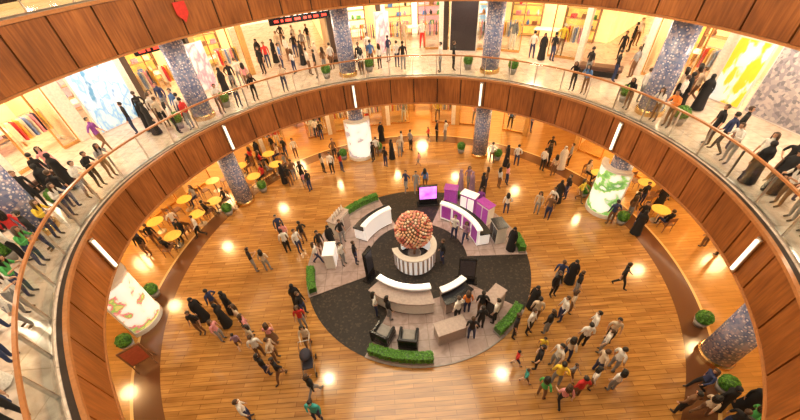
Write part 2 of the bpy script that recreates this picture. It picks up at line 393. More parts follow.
def table_tree():
    e = obj('display_table', None, label='white shop display table with wooden legs', category='table', group='shop display tables')
    b = MB(); b.box((0, 0, 0.8), (1.5, 0.8, 0.06), 0, bev=0.015); make('table_top', b, [M_WHITE], parent=e)
    for x in (-.65, .65):
        for y in (-.32, .32):
            b = MB(); b.box((x, y, 0.385), (0.06, 0.06, 0.77), 0); make('leg', b, [M_TAN], parent=e)
    return e
TB = table_tree(); tb_used = [False]
def place(tree, flag, loc, rz):
    if not flag[0]: tree.location = loc; tree.rotation_euler = (0, 0, rz); flag[0] = True; return tree
    return dup(tree, loc, rz)
MANN = []   # positions to be filled with mannequins later
def bay(a0, a1, z, zt, hm, pm, wm, glow, goods=True, mann=2, lite=28, col=(1, .80, .54)):
    tn[0] += 1; wn[0] += 1
    b = MB(); w = 1.1
    b.arc(CC, RS-0.12, RS+0.2, a0, a1, zt-0.62, zt-0.02, 0)
    b.arc(CC, RS-0.14, RS+0.22, a0, a0+w, z+0.004, zt-0.62, 1, n=2); b.arc(CC, RS-0.14, RS+0.22, a1-w, a1, z+0.004, zt-0.62, 1, n=2)
    b.arc(CC, RS+0.22, 19.0, a1-0.25, a1+0.25, z+0.004, zt-0.02, 3, n=1)
    b.arc(CC, RS-0.16, RS-0.12, a0+1.2, a1-1.2, zt-0.44, zt-0.26, 2)
    make('trim_%d' % tn[0], b, [hm, pm, M_LAMP, M_CREAM], label='storefront header and pilasters', **ST)
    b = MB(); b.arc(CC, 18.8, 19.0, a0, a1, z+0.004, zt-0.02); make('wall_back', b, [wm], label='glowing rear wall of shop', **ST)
    # windows + door gap
    b = MB(); mid = (a0+a1)/2; dg = min(3.2, (a1-a0)*0.2)
    for p, q in ((a0+w, mid-dg), (mid+dg, a1-w)):
        b.arc(CC, RS+0.02, RS+0.035, p, q, z+0.12, zt-0.64, 0)
        b.arc(CC, RS-0.02, RS+0.07, p, q, z+0.004, z+0.12, 1)
        n = max(1, int((q-p)/4))
        for i in range(n+1):
            a = p+(q-p)*i/n; b.arc(CC, RS-0.01, RS+0.06, a-0.1, a+0.1, z+0.1, zt-0.64, 1, n=1)
    make('window_%d' % wn[0], b, [M_GLASS, M_BRASS], label='shop window with brass frame', **ST)
    # interior
    if goods:
        n = max(1, int((a1-a0)*R(1)*18.4/2.3))
        for i in range(n):
            a = a0+(a1-a0)*(i+0.5)/n
            s = place(SH, sh_used, pol(18.5, a, z+0.002), R(a-90))
            for ch in s.children:
                if ch.name.startswith('back_panel'): ch.material_slots[0].link = 'OBJECT'; ch.material_slots[0].material = random.choice(SHELFGLOW)
            for zz in (0.7, 1.28, 1.86):
                for k in (-0.55, 0.05, 0.6):
                    if random.random() < 0.7:
                        (nm, cat, lab), me = random.choice(GOODS)
                        dx = k+random.uniform(-.1, .1); aa = R(a-90)
                        P = pol(18.5, a, z+0.002+zz)
                        obj(nm, me, loc=(P[0]+dx*math.cos(aa)+0.05*math.sin(aa), P[1]+dx*math.sin(aa)-0.05*math.cos(aa), P[2]+0.001), rz=aa+random.uniform(-.3, .3), label=lab, category=cat, group='goods on shop shelves')
        place(TB, tb_used, pol(17.3, mid, z+0.002), R(mid-90))
        place(RK, rk_used, pol(16.0, a0+3.6, z+0.002), R(a0-86))
        if a1-a0 > 12.8: place(RK, rk_used, pol(16.0, a1-3.6, z+0.002), R(a1-94))
    for i in range(mann):
        a = a0+w+2.9+(a1-a0-2*w-5.8)*(i+0.0)/max(1, mann-1)
        if abs(a-mid) > dg: MANN.append((pol(15.2, a+(1.2 if a < mid else -1.2), z+0.002), R(a+90)))
    L = bpy.data.lights.new('shop_lamp', 'POINT'); L.energy = lite*13; L.color = col; L.shadow_soft_size = 0.5
    o = bpy.data.objects.new('shop_lamp', L); COL.objects.link(o); o.location = pol(16.8, mid, zt-0.5)
wall_d = mat('dark_stone', (0.09, 0.06, 0.045), 0.3); wall_w = mat('white_stone', (0.84, 0.78, 0.70), 0.3)
gold_s = mat('gold_stone', (0.62, 0.36, 0.12), 0.3)
BAYS1 = [(171, 190, wall_w, wall_w, M_WARMGLOW), (158.5, 171, M_TAN, wall_w, M_WARMGLOW), (147, 158.5, wall_w, wall_w, M_WHITEGLOW), (134, 147, wall_d, wall_d, M_WARMGLOW), (123, 134, wall_w, gold_s, M_WARMGLOW),
         (91, 104, wall_w, wall_d, M_WARMGLOW), (76, 91, wall_w, wall_w, M_WHITEGLOW), (65, 76, M_WINE, M_WINE, M_WARMGLOW), (44, 65, gold_s, wall_w, M_WARMGLOW), (20, 33, gold_s, wall_w, M_GOLDGLOW), (8, 20, wall_w, wall_w, M_WHITEGLOW), (-8, 8, wall_w, wall_w, M_WARMGLOW)]
for t in BAYS1: bay(t[0], t[1], L1, SL2, t[2], t[3], t[4], 1, mann=2)
BAYS0 = [(150, 172, gold_s, gold_s, M_GOLDGLOW), (128, 150, M_TAN, gold_s, M_WARMGLOW), (108, 128, gold_s, wall_w, M_WARMGLOW), (92, 108, wall_w, M_TAN, M_WHITEGLOW), (72, 92, gold_s, wall_w, M_WARMGLOW), (52, 72, M_TAN, gold_s, M_WARMGLOW), (20, 40, gold_s, gold_s, M_GOLDGLOW), (-5, 20, M_TAN, gold_s, M_GOLDGLOW)]
for t in BAYS0: bay(t[0], t[1], 0.0, SL, t[2], t[3], t[4], 1, goods=(70 < t[0] < 120), mann=2 if 50 < t[0] < 120 else 0, lite=22, col=(1, .66, .32))
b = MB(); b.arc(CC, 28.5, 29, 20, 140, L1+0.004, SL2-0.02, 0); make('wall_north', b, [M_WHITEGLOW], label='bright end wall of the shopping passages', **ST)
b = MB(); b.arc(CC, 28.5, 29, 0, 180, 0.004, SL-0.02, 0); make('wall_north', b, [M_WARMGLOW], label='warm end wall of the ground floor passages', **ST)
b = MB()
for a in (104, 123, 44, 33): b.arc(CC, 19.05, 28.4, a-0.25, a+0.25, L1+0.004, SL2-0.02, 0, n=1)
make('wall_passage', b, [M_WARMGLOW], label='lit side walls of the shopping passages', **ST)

# ------------------------------------------------------------------ posters and panels on storefronts
M_POSTB = patch_mat('poster_blue', [(0.38, (0.70, 0.82, 0.92)), (0.47, (0.22, 0.46, 0.72)), (0.53, (0.75, 0.86, 0.93)), (0.62, (0.10, 0.28, 0.5))], 1.2, 0.45, vor=False, stretch=(1.6, 1, .7))
M_POSTY = patch_mat('poster_yellow', [(0.38, (0.6, 0.7, 0.75)), (0.47, (0.8, 0.8, 0.75)), (0.52, (0.95, 0.58, 0.04)), (0.68, (0.92, 0.50, 0.03))], 1.1, 0.45, vor=False, stretch=(1.6, 1, .7))
M_POSTP = patch_mat('poster_pink', [(0.38, (0.85, 0.7, 0.65)), (0.5, (0.8, 0.25, 0.3)), (0.62, (0.9, 0.8, 0.7))], 1.6, 0.6, vor=False, stretch=(1.6, 1, .7))
M_PATT = patch_mat('patterned_panel', [(0, (0.40, 0.37, 0.40)), (0.3, (0.3, 0.28, 0.33)), (0.6, (0.50, 0.46, 0.47)), (0.85, (0.2, 0.2, 0.24))], 9, 0.03)
def lit_poster(a, w, h, z0, m, lab, r=RS-0.35):
    e = obj('lightbox_poster', None, loc=pol(r, a, z0), rz=R(a-90), label=lab, category='poster')
    b = MB(); b.box((0, 0, h/2), (w, 0.12, h), 0, bev=0.01); make('frame', b, [M_WHITE], parent=e)
    b = MB(); b.box((0, -0.07, h/2), (w-0.12, 0.02, h-0.12)); make('picture', b, [m], parent=e)
    return e
lit_poster(152.5, 2.1, 3.0, L1+0.003, M_POSTB, 'backlit poster with pale blue and white imagery')
lit_poster(16.6, 1.3, 2.5, L1+0.003, M_POSTY, 'backlit poster of figure in yellow clothing')
lit_poster(8.8, 2.3, 2.9, L1+0.003, M_PATT, 'grey and white patterned storefront panel')
lit_poster(71, 1.7, 2.9, L1+0.003, mat('dark_panel', (0.03, 0.025, 0.03), 0.25), 'tall dark glossy storefront panel')
lit_poster(134, 1.0, 2.4, L1+0.003, M_POSTP, 'narrow backlit pink and cream poster')
lit_poster(91, .9, 2.4, L1+0.003, M_POSTP, 'narrow backlit pink and cream poster')
lit_poster(27, 1.0, 2.4, L1+0.003, M_POSTB, 'narrow backlit pale blue poster')
# ------------------------------------------------------------------ hanging signs
M_REDL = mat('red_letters', (0.9, 0.05, 0.03), 0.5, emit=1.2); M_WHL = mat('white_letters', (0.9, 0.88, 0.85), 0.5, emit=0.8)
def hang_sign(loc, rz, w, h, up, lab):
    e = obj('hanging_sign', None, loc=loc, rz=rz, label=lab, category='sign')
    b = MB(); b.box((0, 0, 0), (w, 0.12, h), 0, bev=0.01); make('board', b, [M_BLACK], parent=e)
    for x in (-w*0.4, w*0.4):
        b = MB(); b.tube([(x, 0, h/2), (x, 0, h/2+up)], 0.02); make('rod', b, [M_STEEL], parent=e)
    for k, (z, m) in enumerate(((h*0.2, M_WHL), (-h*0.2, M_REDL))):
        x = -w*0.42
        while x < w*0.4:
            l = random.uniform(0.12, 0.35); b = MB(); b.box((x+l/2, -0.07, z), (l, 0.015, h*0.2)); x += l+random.uniform(0.08, 0.2)
            make('lit_mark', b, [m], parent=e)
hang_sign(pol(14.0, 110, L1+2.75), R(110-90), 3.6, 0.6, 0.45, 'black hanging directory board with small lit lettering')
hang_sign(pol(14.2, 140, L1+2.75), R(140-90), 2.4, 0.5, 0.45, 'black hanging directory board above storefronts')
hang_sign((C2[0]+12.5*math.cos(R(160)), C2[1]+12.5*math.sin(R(160)), L2+0.55), R(70), 3.2, 0.7, 2.85, 'black directory board with red and white marks')
b = MB(); b.box((0, 0, 0), (0.45, 0.05, 0.4)); b.add([(-.22, -.03, -.2), (.22, -.03, -.2), (0, -.03, -.5)], [(0, 1, 2)])
P = (C2[0]+(RA2-0.1)*math.cos(R(138)), C2[1]+(RA2-0.1)*math.sin(R(138)), SL2+1.0)
make('red_pennant', b, [mat('red_cloth', (0.6, 0.03, 0.02), 0.7)], loc=P, rz=R(48), label='small red pennant fixed to wood fascia', category='banner')

# ------------------------------------------------------------------ central carpet and inlay
KC = (KX, KY)
b = MB(); b.lathe([(5.0, 0.0), (5.0, 0.012)], n=96, c=(KX, KY, 0)); make('floor', b, [M_DARK], label='round dark speckled carpet inlay', **ST)
LS = [(111, 200), (243, 322), (-3, 66)]
b = MB()
for a0, a1 in LS: b.arc(KC, 2.3, 5.0, a0, a1, 0.012, 0.03)
for a0, a1 in LS: b.arc(KC, 4.97, 5.02, a0, a1, 0.012, 0.035, 1)
make('floor', b, [M_LILAC, M_POT], label='lilac marble sectors of the central floor', **ST)
# hedges
def hedge(a0, a1, r=4.78, lab='low clipped green box hedge at edge of marble sector'):
    e = obj('hedge', None, loc=(KX, KY, 0.03), label=lab, category='hedge', group='clipped hedges')
    b = MB(); b.arc((0, 0), r-0.15, r+0.15, a0, a1, 0.0, 0.12, 0); make('planter_box', b, [M_POT], parent=e)
    b = MB(); b.arc((0, 0), r-0.14, r+0.14, a0+.2, a1-.2, 0.12, 0.42, 0)
    pts = []
    for i in range(int((a1-a0)*34)):
        a = R(random.uniform(a0, a1)); k = random.random()
        if k < 0.5: rr = r+random.uniform(-.15, .15); z = 0.43; n = (0, 0, 1)
        else:
            sgn = random.choice((-1, 1)); rr = r+0.15*sgn; z = random.uniform(.12, .43); n = (sgn*math.cos(a), sgn*math.sin(a), 0)
        pts.append(((rr*math.cos(a), rr*math.sin(a), z), n))
    b.leaves(pts, 0.05, 1); make('foliage', b, [M_LEAF2, M_LEAF], parent=e)
HEDG = ((112, 136), (184, 199.5), (244, 272), (303, 321), (-2.5, 9), (55, 65.5))
for a0, a1 in HEDG: hedge(a0, a1)
# kiosk counters
def counter(a0, a1, r0, r1, lab, front, led=False, panels=None):
    e = obj('reception_counter', None, loc=(KX, KY, 0.03), label=lab, category='counter')
    b = MB(); b.arc((0, 0), r0, r0+0.10, a0, a1, 0.08, 1.02); b.arc((0, 0), r0+0.12, r1-0.05, a0, a1, 0.08, 0.72); make('body', b, [front], parent=e)
    b = MB(); b.arc((0, 0), r0+0.04, r1-0.08, a0+1, a1-1, 0, 0.08); make('plinth', b, [M_BLACK], parent=e)
    b = MB(); b.arc((0, 0), r0-0.04, r0+0.22, a0-.5, a1+.5, 1.02, 1.08); make('transaction_top', b, [M_SELFLIT], parent=e)
    b = MB(); b.arc((0, 0), r0+0.12, r1, a0-.5, a1+.5, 0.72, 0.78); make('desk_top', b, [M_BLACK if not led else M_TAUPE], parent=e)
    if led:
        n = 14
        for i in range(n):
            a = a0+(a1-a0)*(i+0.5)/n; k = (a1-a0)/n*0.33
            b = MB(); b.arc((0, 0), r0+0.0, r0+0.1, a-k, a+k, 1.082, 1.10, n=2); make('led_light', b, [M_LED], parent=e)
    if panels:
        for i in range(4):
            a = a0+(a1-a0)*(i+0.5)/4
            b = MB(); b.arc((0, 0), r0-0.03, r0-0.002, a-(a1-a0)/10, a+(a1-a0)/10, 0.2, 0.95, n=3); make('front_panel', b, [panels], parent=e)
counter(114, 152, 2.6, 3.3, 'curved white reception counter with dark desk top', M_SELFLIT)
counter(8, 60, 2.85, 3.5, 'curved white counter with purple front panels', M_SELFLIT, panels=M_PURPLE)
counter(226, 278, 2.3, 3.0, 'curved counter with taupe desk and row of led lights', M_WHITE, led=True)
counter(286, 309, 2.6, 3.2, 'curved taupe counter with white top', M_TAUPE)
# side display cabinets
def cabinet(loc, rz, w, d, h, m1, m2, lab):
    e = obj('display_cabinet', None, loc=loc, rz=rz, label=lab, category='cabinet')
    b = MB(); b.box((0, 0, h*0.5), (w, d, h), 0, bev=0.02); make('body', b, [m1], parent=e)
    b = MB(); b.box((0, 0, h+0.02), (w+0.06, d+0.06, 0.04), 0, bev=0.01); make('cabinet_top', b, [m2], parent=e)
    for s in (-1, 1):
        b = MB(); b.box((s*w*0.25, -d/2-0.012, h*0.5), (w*0.42, 0.02, h*0.8)); make('door', b, [m2], parent=e)
def kp(r, a, z=0.03): return pol(r, a, z, KC)
cabinet(kp(4.2, 150), R(60), 1.1, 0.5, 1.1, M_WHITE, M_TAUPE, 'white display cabinet with taupe top')
cabinet(kp(3.9, 178), R(88), 0.8, 0.45, 0.9, M_WHITE, M_SELFLIT, 'low white display cabinet beside hedge')
cabinet(kp(4.15, 59), R(-20), 0.65, 0.45, 1.15, M_PURPLE, M_PURPLE, 'glossy purple display cabinet')
cabinet(kp(4.2, 45), R(-40), 0.8, 0.45, 1.1, M_PURPLE, M_SELFLIT, 'purple display cabinet with white top')
cabinet(kp(4.2, 31), R(-58), 0.8, 0.45, 1.1, M_WHITE, M_PURPLE, 'white display cabinet with purple top')
cabinet(kp(4.0, 12), R(-80), 0.7, 0.5, 1.0, M_WHITE, M_BLACK, 'white display cabinet with black top')
cabinet(kp(4.0, 283), R(195), 1.1, 0.5, 0.7, M_TAUPE, M_TAUPE, 'taupe stone cabinet on marble floor')
cabinet(kp(4.0, 313), R(43), 0.8, 0.45, 1.0, M_BLACK, M_TAUPE, 'black cabinet beside clipped hedge')
# bottles / dispensers row on left cabinet
bm = MB(); bm.lathe([(0.05, 0), (0.05, 0.22), (0.02, 0.28), (0.02, 0.36)], n=10); BME = bm.mesh('bottle', [M_WHITE], True)
for i in range(5):
    P = kp(4.2, 145+i*2.5, 1.171); obj('bottle', BME, loc=P, label='tall white bottle on display cabinet', category='bottle', group='white bottles on cabinet')
# totems
def totem(loc, rz, lab, scr=None, w=0.55, h=1.9):
    e = obj('display_totem', None, loc=loc, rz=rz, label=lab, category='display')
    b = MB(); b.box((0, 0, 0.03), (w+0.2, 0.4, 0.06), 0, bev=0.01); make('foot', b, [M_BLACK], parent=e)
    b = MB(); b.box((0, 0, 0.06+h/2), (w, 0.12, h), 0, bev=0.02); make('body', b, [M_BLACK], parent=e)
    b = MB(); b.box((0, -0.066, 0.2+h*0.5), (w-0.1, 0.012, h*0.66)); make('screen', b, [scr or mat('dim_screen', (0.05, 0.05, 0.07), 0.15)], parent=e)
TP1 = W(371, 277); TP2 = W(466, 281)
totem((TP1[0], TP1[1], .012), R(60), 'tall black freestanding display totem on dark carpet', h=1.7)
totem((TP2[0], TP2[1], .012), R(-10), 'black freestanding screen totem', w=0.7, h=1.4)
totem(kp(3.9, 76, 0.012), R(0), 'screen glowing magenta on black stand', M_SCREENP, w=1.0, h=1.2)
# armchairs
def armchair():
    e = obj('armchair', None, label='black cube armchair with grey cushion', category='chair', group='lounge armchairs')
    b = MB(); b.box((0, 0, 0.19), (0.72, 0.7, 0.26), 0, bev=0.03); make('seat_base', b, [M_BLACK], parent=e)
    b = MB(); b.box((0, 0.04, 0.385), (0.48, 0.52, 0.12), 0, bev=0.04); make('cushion', b, [mat('grey_cushion', (0.3, 0.28, 0.27), .8)], parent=e)
    b = MB(); b.box((0, -0.3, 0.53), (0.72, 0.12, 0.42), 0, bev=0.03); make('backrest', b, [M_BLACK], parent=e)
    for s in (-1, 1):
        b = MB(); b.box((s*0.3, 0.04, 0.44), (0.11, 0.58, 0.24), 0, bev=0.03); make('armrest', b, [M_BLACK], parent=e)
        for t in (-1, 1):
            b = MB(); b.box((s*0.28, t*0.27, 0.03), (0.05, 0.05, 0.06)); make('leg', b, [M_STEEL], parent=e)
    return e
AC = armchair(); AC.location = kp(4.1, 247.5); AC.rotation_euler = (0, 0, R(-30))
dup(AC, kp(4.1, 261), R(-10))
# centre kiosk
e = obj('round_kiosk', None, loc=(KX-0.1, KY-0.1, 0.012), label='round white kiosk with slatted curved front', category='kiosk')
b = MB(); b.arc((0, 0), 0.80, 0.92, -170, 130, 0.06, 0.98, n=48); make('body', b, [M_SELFLIT], parent=e)
b = MB(); b.arc((0, 0), 0.72, 0.99, -172, 132, 0.98, 1.05, n=48); make('counter_top', b, [M_WHITE], parent=e)
b = MB(); b.arc((0, 0), 0.78, 0.9, -170, 130, 0, 0.06, n=40); make('plinth', b, [M_BLACK], parent=e)
for i in range(22):
    a = -168+i*13.5; b = MB(); b.arc((0, 0), 0.92, 0.955, a, a+5, 0.1, 0.95, n=1); make('slat', b, [M_TAUPE], parent=e)
e = obj('flower_tree', None, loc=(KX-0.1, KY-0.1, 0.012), label='ball of pink and peach flowers on slim trunk', category='flower display')
b = MB(); b.lathe([(0.2, 0), (0.3, 0.5), (0.28, 0.52), (0.27, 0.46)], n=20); make('planter', b, [M_POT], parent=e)
b = MB(); b.tube([(0, 0, 0.45), (0.02, 0.01, 0.9), (0, 0, 1.4)], [0.06, 0.045, 0.05], 0, 8); make('trunk', b, [M_BROWN], parent=e)
b = MB(); b.ball((0, 0, 1.95), 0.74, 4, 20, 14)
fm = [mat('flower_pink', (0.80, 0.34, 0.28), .6), mat('flower_peach', (0.85, 0.48, 0.30), .6), mat('flower_cream', (0.9, 0.74, 0.58), .6), mat('flower_red', (0.45, 0.09, 0.07), .6), mat('flower_green', (0.14, 0.08, 0.04), .6)]
for i in range(420):
    z = 1-2*(i+0.5)/420; a = i*2.39996; rr = math.sqrt(1-z*z); r = 0.76+random.uniform(-.02, .03)
    b.ball((r*rr*math.cos(a), r*rr*math.sin(a), 1.95+r*z), random.uniform(.045, .07), random.choice((0, 0, 1, 1, 2, 3)), 5, 4)
make('flower_ball', b, fm, parent=e)

# ------------------------------------------------------------------ lightboxes at column feet
LBB = [(0.34, (0.9, 0.88, 0.78)), (0.46, (0.86, 0.84, 0.72))]
M_LB1 = patch_mat('lightbox_flowers', LBB+[(0.50, (0.85, 0.75, 0.5)), (0.55, (0.75, 0.15, 0.2)), (0.60, (0.3, 0.5, 0.1)), (0.66, (0.85, 0.62, 0.2))], 1.9, 0.7, vor=False)
M_LB2 = patch_mat('lightbox_green', LBB+[(0.53, (0.25, 0.5, 0.12)), (0.62, (0.12, 0.32, 0.08)), (0.68, (0.8, 0.85, 0.7))], 1.6, 0.75, vor=False)
M_LB3 = patch_mat('lightbox_pale', LBB+[(0.53, (0.8, 0.75, 0.7)), (0.6, (0.4, 0.35, 0.35))], 1.8, 0.8, vor=False)
for a, lab, lm in ((184, 'curved pale backlit advertising panel with flowers around column', M_LB1), (102, 'curved white backlit advertising panel around column', M_LB3), (20, 'curved backlit advertising panel with green picture around column', M_LB2)):
    P = pol(11.05, a); e = obj('advertising_lightbox', None, loc=P, rz=R(a+180), label=lab, category='lightbox')
    b = MB(); b.arc((0, 0), 0.56, 0.84, -75, 75, 0, 0.22, n=20); b.arc((0, 0), 0.56, 0.84, -75, 75, 2.6, 2.72, n=20)
    b.arc((0, 0), 0.56, 0.84, -75, -71, 0.22, 2.6, n=1); b.arc((0, 0), 0.56, 0.84, 71, 75, 0.22, 2.6, n=1); make('frame', b, [M_WHITE], parent=e)
    b = MB(); b.arc((0, 0), 0.6, 0.80, -71, 71, 0.22, 2.6, n=20); make('picture', b, [lm], parent=e)
# planters
def shrub():
    e = obj('potted_shrub', None, label='round clipped shrub in grey planter beside column', category='plant', group='potted shrubs')
    b = MB(); b.lathe([(0.2, 0), (0.3, 0.38), (0.27, 0.38), (0.26, 0.33)], n=18); make('planter', b, [M_POT], True, parent=e)
    b = MB(); b.ball((0, 0, 0.62), 0.3, 0, 12, 8); pts = []
    for i in range(260):
        z = random.uniform(-.8, 1); a = random.uniform(0, 6.28); rr = math.sqrt(1-z*z); n = (rr*math.cos(a), rr*math.sin(a), z)
        pts.append(((n[0]*.31, n[1]*.31, .62+n[2]*.31), n))
    b.leaves(pts, 0.07, 1); make('foliage', b, [M_LEAF2, M_LEAF], parent=e); return e
SB = shrub(); first = True; SHR = {0: [], 1: []}
for a in COLS:
    for s in (-6.2, 6.2):
        for z, r in ((0, 10.95), (L1, 11.3)):
            loc = pol(r, a+s, z); SHR[1 if z else 0].append(loc)
            if first: SB.location = loc; first = False; SB.scale = (.8,)*3
            else: dup(SB, loc, random.uniform(0, 6), scale=.8)
# menu board at left
P = W(148, 366); e = obj('sign_stand', None, loc=P, rz=R(35), label='brown framed menu board on easel stand', category='sign')
b = MB(); b.box((0, 0, 0.85), (0.7, 0.05, 0.95), 0, bev=0.01); make('board', b, [M_BROWN], parent=e)
b = MB(); b.box((0, -0.03, 0.85), (0.56, 0.015, 0.8)); make('menu_sheet', b, [mat('menu_red', (0.45, 0.1, 0.05), .5)], parent=e)
for s in (-.28, .28):
    b = MB(); b.tube([(s, 0.03, 1.2), (s*1.1, -0.12, 0.0)], 0.02); b.tube([(s, 0.03, 1.2), (s*1.1, 0.3, 0.0)], 0.02); make('leg', b, [M_BROWN], parent=e)
# cafe tables and chairs
def cafe_table():
    e = obj('cafe_table', None, label='round yellow-topped cafe table', category='table', group='cafe tables')
    b = MB(); b.lathe([(0.38, 0.71), (0.4, 0.73), (0.38, 0.75)], n=20); make('table_top', b, [mat('yellow_top', (0.85, 0.6, 0.12), .35)], parent=e)
    b = MB(); b.lathe([(0.22, 0), (0.22, 0.02), (0.04, 0.05), (0.03, 0.7)], n=14); make('pedestal', b, [M_STEEL], parent=e); return e
def cafe_chair():
    e = obj('cafe_chair', None, label='wooden cafe chair with slim legs', category='chair', group='cafe chairs')
    b = MB(); b.box((0, 0, 0.44), (0.42, 0.42, 0.04), 0, bev=0.012); make('seat', b, [M_BROWN], parent=e)
    b = MB(); b.box((0, -0.2, 0.78), (0.4, 0.03, 0.22), 0, bev=0.01); b.box((-.17, -.2, .56), (.03, .03, .22)); b.box((.17, -.2, .56), (.03, .03, .22)); make('backrest', b, [M_BROWN], parent=e)
    for x in (-.17, .17):
        for y in (-.17, .17):
            b = MB(); b.tube([(x, y, .42), (x*1.15, y*1.15, 0)], [.02, .013]); make('leg', b, [M_BROWN], parent=e)
    return e
CT = cafe_table(); CH = cafe_chair(); f1 = [False]; f2 = [False]
SEATS = []; CAFE = []
for (r_, a_, k) in ((11.75, 163, 1), (11.75, 155, 0), (11.75, 149.5, 1), (11.75, 136.5, 1), (11.9, 129, 1), (13.5, 160, 0), (13.5, 152, 1), (13.5, 144, 0), (13.5, 136, 1), (13.4, 128, 1), (12.4, 28, 1), (12.6, 12, 1), (13.7, 20, 0)):
    P = pol(r_, a_); place(CT, f1, P, 0); CAFE.append(P)
    for i in range(2):
        a = R(a_)+math.pi/2+i*math.pi+random.uniform(-.2, .2); Q = (P[0]+.62*math.cos(a), P[1]+.62*math.sin(a), 0)
        place(CH, f2, Q, a+math.pi/2)
        if k and random.random() < .85: SEATS.append((Q, a+math.pi/2))
# gallery bench/tables
def bench():
    e = obj('lounge_bench', None, label='long dark upholstered bench on gallery floor', category='bench', group='gallery benches')
    b = MB(); b.box((0, 0, 0.38), (2.0, 0.7, 0.2), 0, bev=0.05); make('seat', b, [mat('brown_leather', (0.1, 0.045, 0.03), .4)], parent=e)
    b = MB(); b.box((0, 0, 0.14), (1.8, 0.5, 0.28)); make('base', b, [M_BLACK], parent=e); return e
BN = bench(); BN.location = W(598, 75, L1); BN.rotation_euler = (0, 0, R(-35))
dup(BN, W(38, 190, L1), R(80)); dup(BN, W(345, 62, L1), R(0))
# stroller
def stroller(loc, rz):
    e = obj('stroller', None, loc=loc, rz=rz, label='dark folding pushchair with hood and four wheels', category='stroller')
    b = MB(); b.tube([(.2, -.45, 1.02), (.2, .1, .45), (.2, .38, .12)], .014); b.tube([(-.2, -.45, 1.02), (-.2, .1, .45), (-.2, .38, .12)], .014)
    b.tube([(.2, -.3, .1), (.2, .1, .5)], .014); b.tube([(-.2, -.3, .1), (-.2, .1, .5)], .014); b.tube([(-.2, -.45, 1.02), (.2, -.45, 1.02)], .016); make('frame', b, [M_STEEL], parent=e)
    b = MB(); b.box((0, .08, .45), (.36, .42, .06), 0, bev=.02); b.box((0, -.14, .66), (.36, .06, .42), 0, bev=.02); make('seat', b, [mat('stroller_cloth', (.03, .03, .05), .8)], parent=e)
    b = MB(); b.ball((0, -.05, .82), (.2, .24, .17), 0, 12, 8); make('hood', b, [mat('stroller_cloth', (.03, .03, .05), .8)], True, parent=e)
    for x in (-.22, .22):
        for y in (-.3, .38):
            b = MB(); b.tube([(x-.02, y, .09), (x+.02, y, .09)], .09, 0, 14); make('wheel', b, [M_BLACK], parent=e)

# ------------------------------------------------------------------ people
SKIN = mat('skin', (0.55, 0.30, 0.19), 0.55, var=.05); SKIN2 = mat('skin_light', (0.68, 0.43, 0.30), 0.55, var=.05)
EYE = mat('eye_dark', (0.02, 0.015, 0.01), 0.2); SHOE = mat('shoe', (0.04, 0.03, 0.025), .5)
PAL = dict(k=('black', (.012, .012, .015)), w=('white', (.78, .75, .72)), g=('grey', (.28, .28, .3)), b=('blue', (.08, .2, .5)), n=('navy', (.025, .04, .12)), r=('red', (.6, .03, .03)),
           p=('pink', (.75, .32, .35)), y=('yellow', (.85, .6, .06)), e=('green', (.08, .4, .1)), t=('teal', (.05, .4, .38)), o=('orange', (.8, .25, .05)), m=('mauve', (.35, .22, .32)),
           i=('beige', (.6, .48, .36)), u=('purple', (.25, .06, .35)), h=('brown', (.2, .1, .05)))
CL = {k: mat('cloth_'+v[0], v[1], .8, var=.15, scale=25) for k, v in PAL.items()}
HAIRS = [mat('hair_black', (.012, .009, .008), .5), mat('hair_brown', (.06, .03, .015), .5)]
BASE = dict(pel=(0, 0, .93), spi=(0, 0, 1.12), che=(0, 0, 1.30), nb=(0, -.01, 1.45), nk=(0, 0, 1.51), jaw=(0, .018, 1.575), cr=(0, 0, 1.65), top=(0, -.005, 1.71),
            sl=(.165, 0, 1.405), el=(.225, -.02, 1.13), wl=(.235, .06, .89), pl=(.235, .09, .82), sr=(-.165, 0, 1.405), er=(-.225, -.02, 1.13), wr=(-.235, .06, .89), pr=(-.235, .09, .82),
            hl=(.09, 0, .87), kl=(.1, .025, .49), al=(.1, -.02, .09), tl=(.11, .13, .035), hr=(-.09, 0, .87), kr=(-.1, .025, .49), ar=(-.1, -.02, .09), tr=(-.11, .13, .035))
RAD = dict(pel=(.15, .115), spi=(.13, .095), che=(.155, .11), nb=(.075, .065), nk=(.05, .05), jaw=(.06, .068), cr=(.076, .092), top=(.05, .06),
           s=(.062, .062), e=(.043, .043), w=(.028, .028), p=(.034, .022), h=(.095, .1), k=(.06, .06), a=(.042, .042), t=(.038, .03))
EDG = [('pel', 'spi', 'T'), ('spi', 'che', 'T'), ('che', 'nb', 'T'), ('nb', 'nk', 'N'), ('nk', 'jaw', 'N'), ('jaw', 'cr', 'N'), ('cr', 'top', 'N')]
for s in 'lr': EDG += [('che', 's'+s, 'T'), ('s'+s, 'e'+s, 'U'), ('e'+s, 'w'+s, 'F'), ('w'+s, 'p'+s, 'H'), ('pel', 'h'+s, 'B'), ('h'+s, 'k'+s, 'B'), ('k'+s, 'a'+s, 'B'), ('a'+s, 't'+s, 'S')]
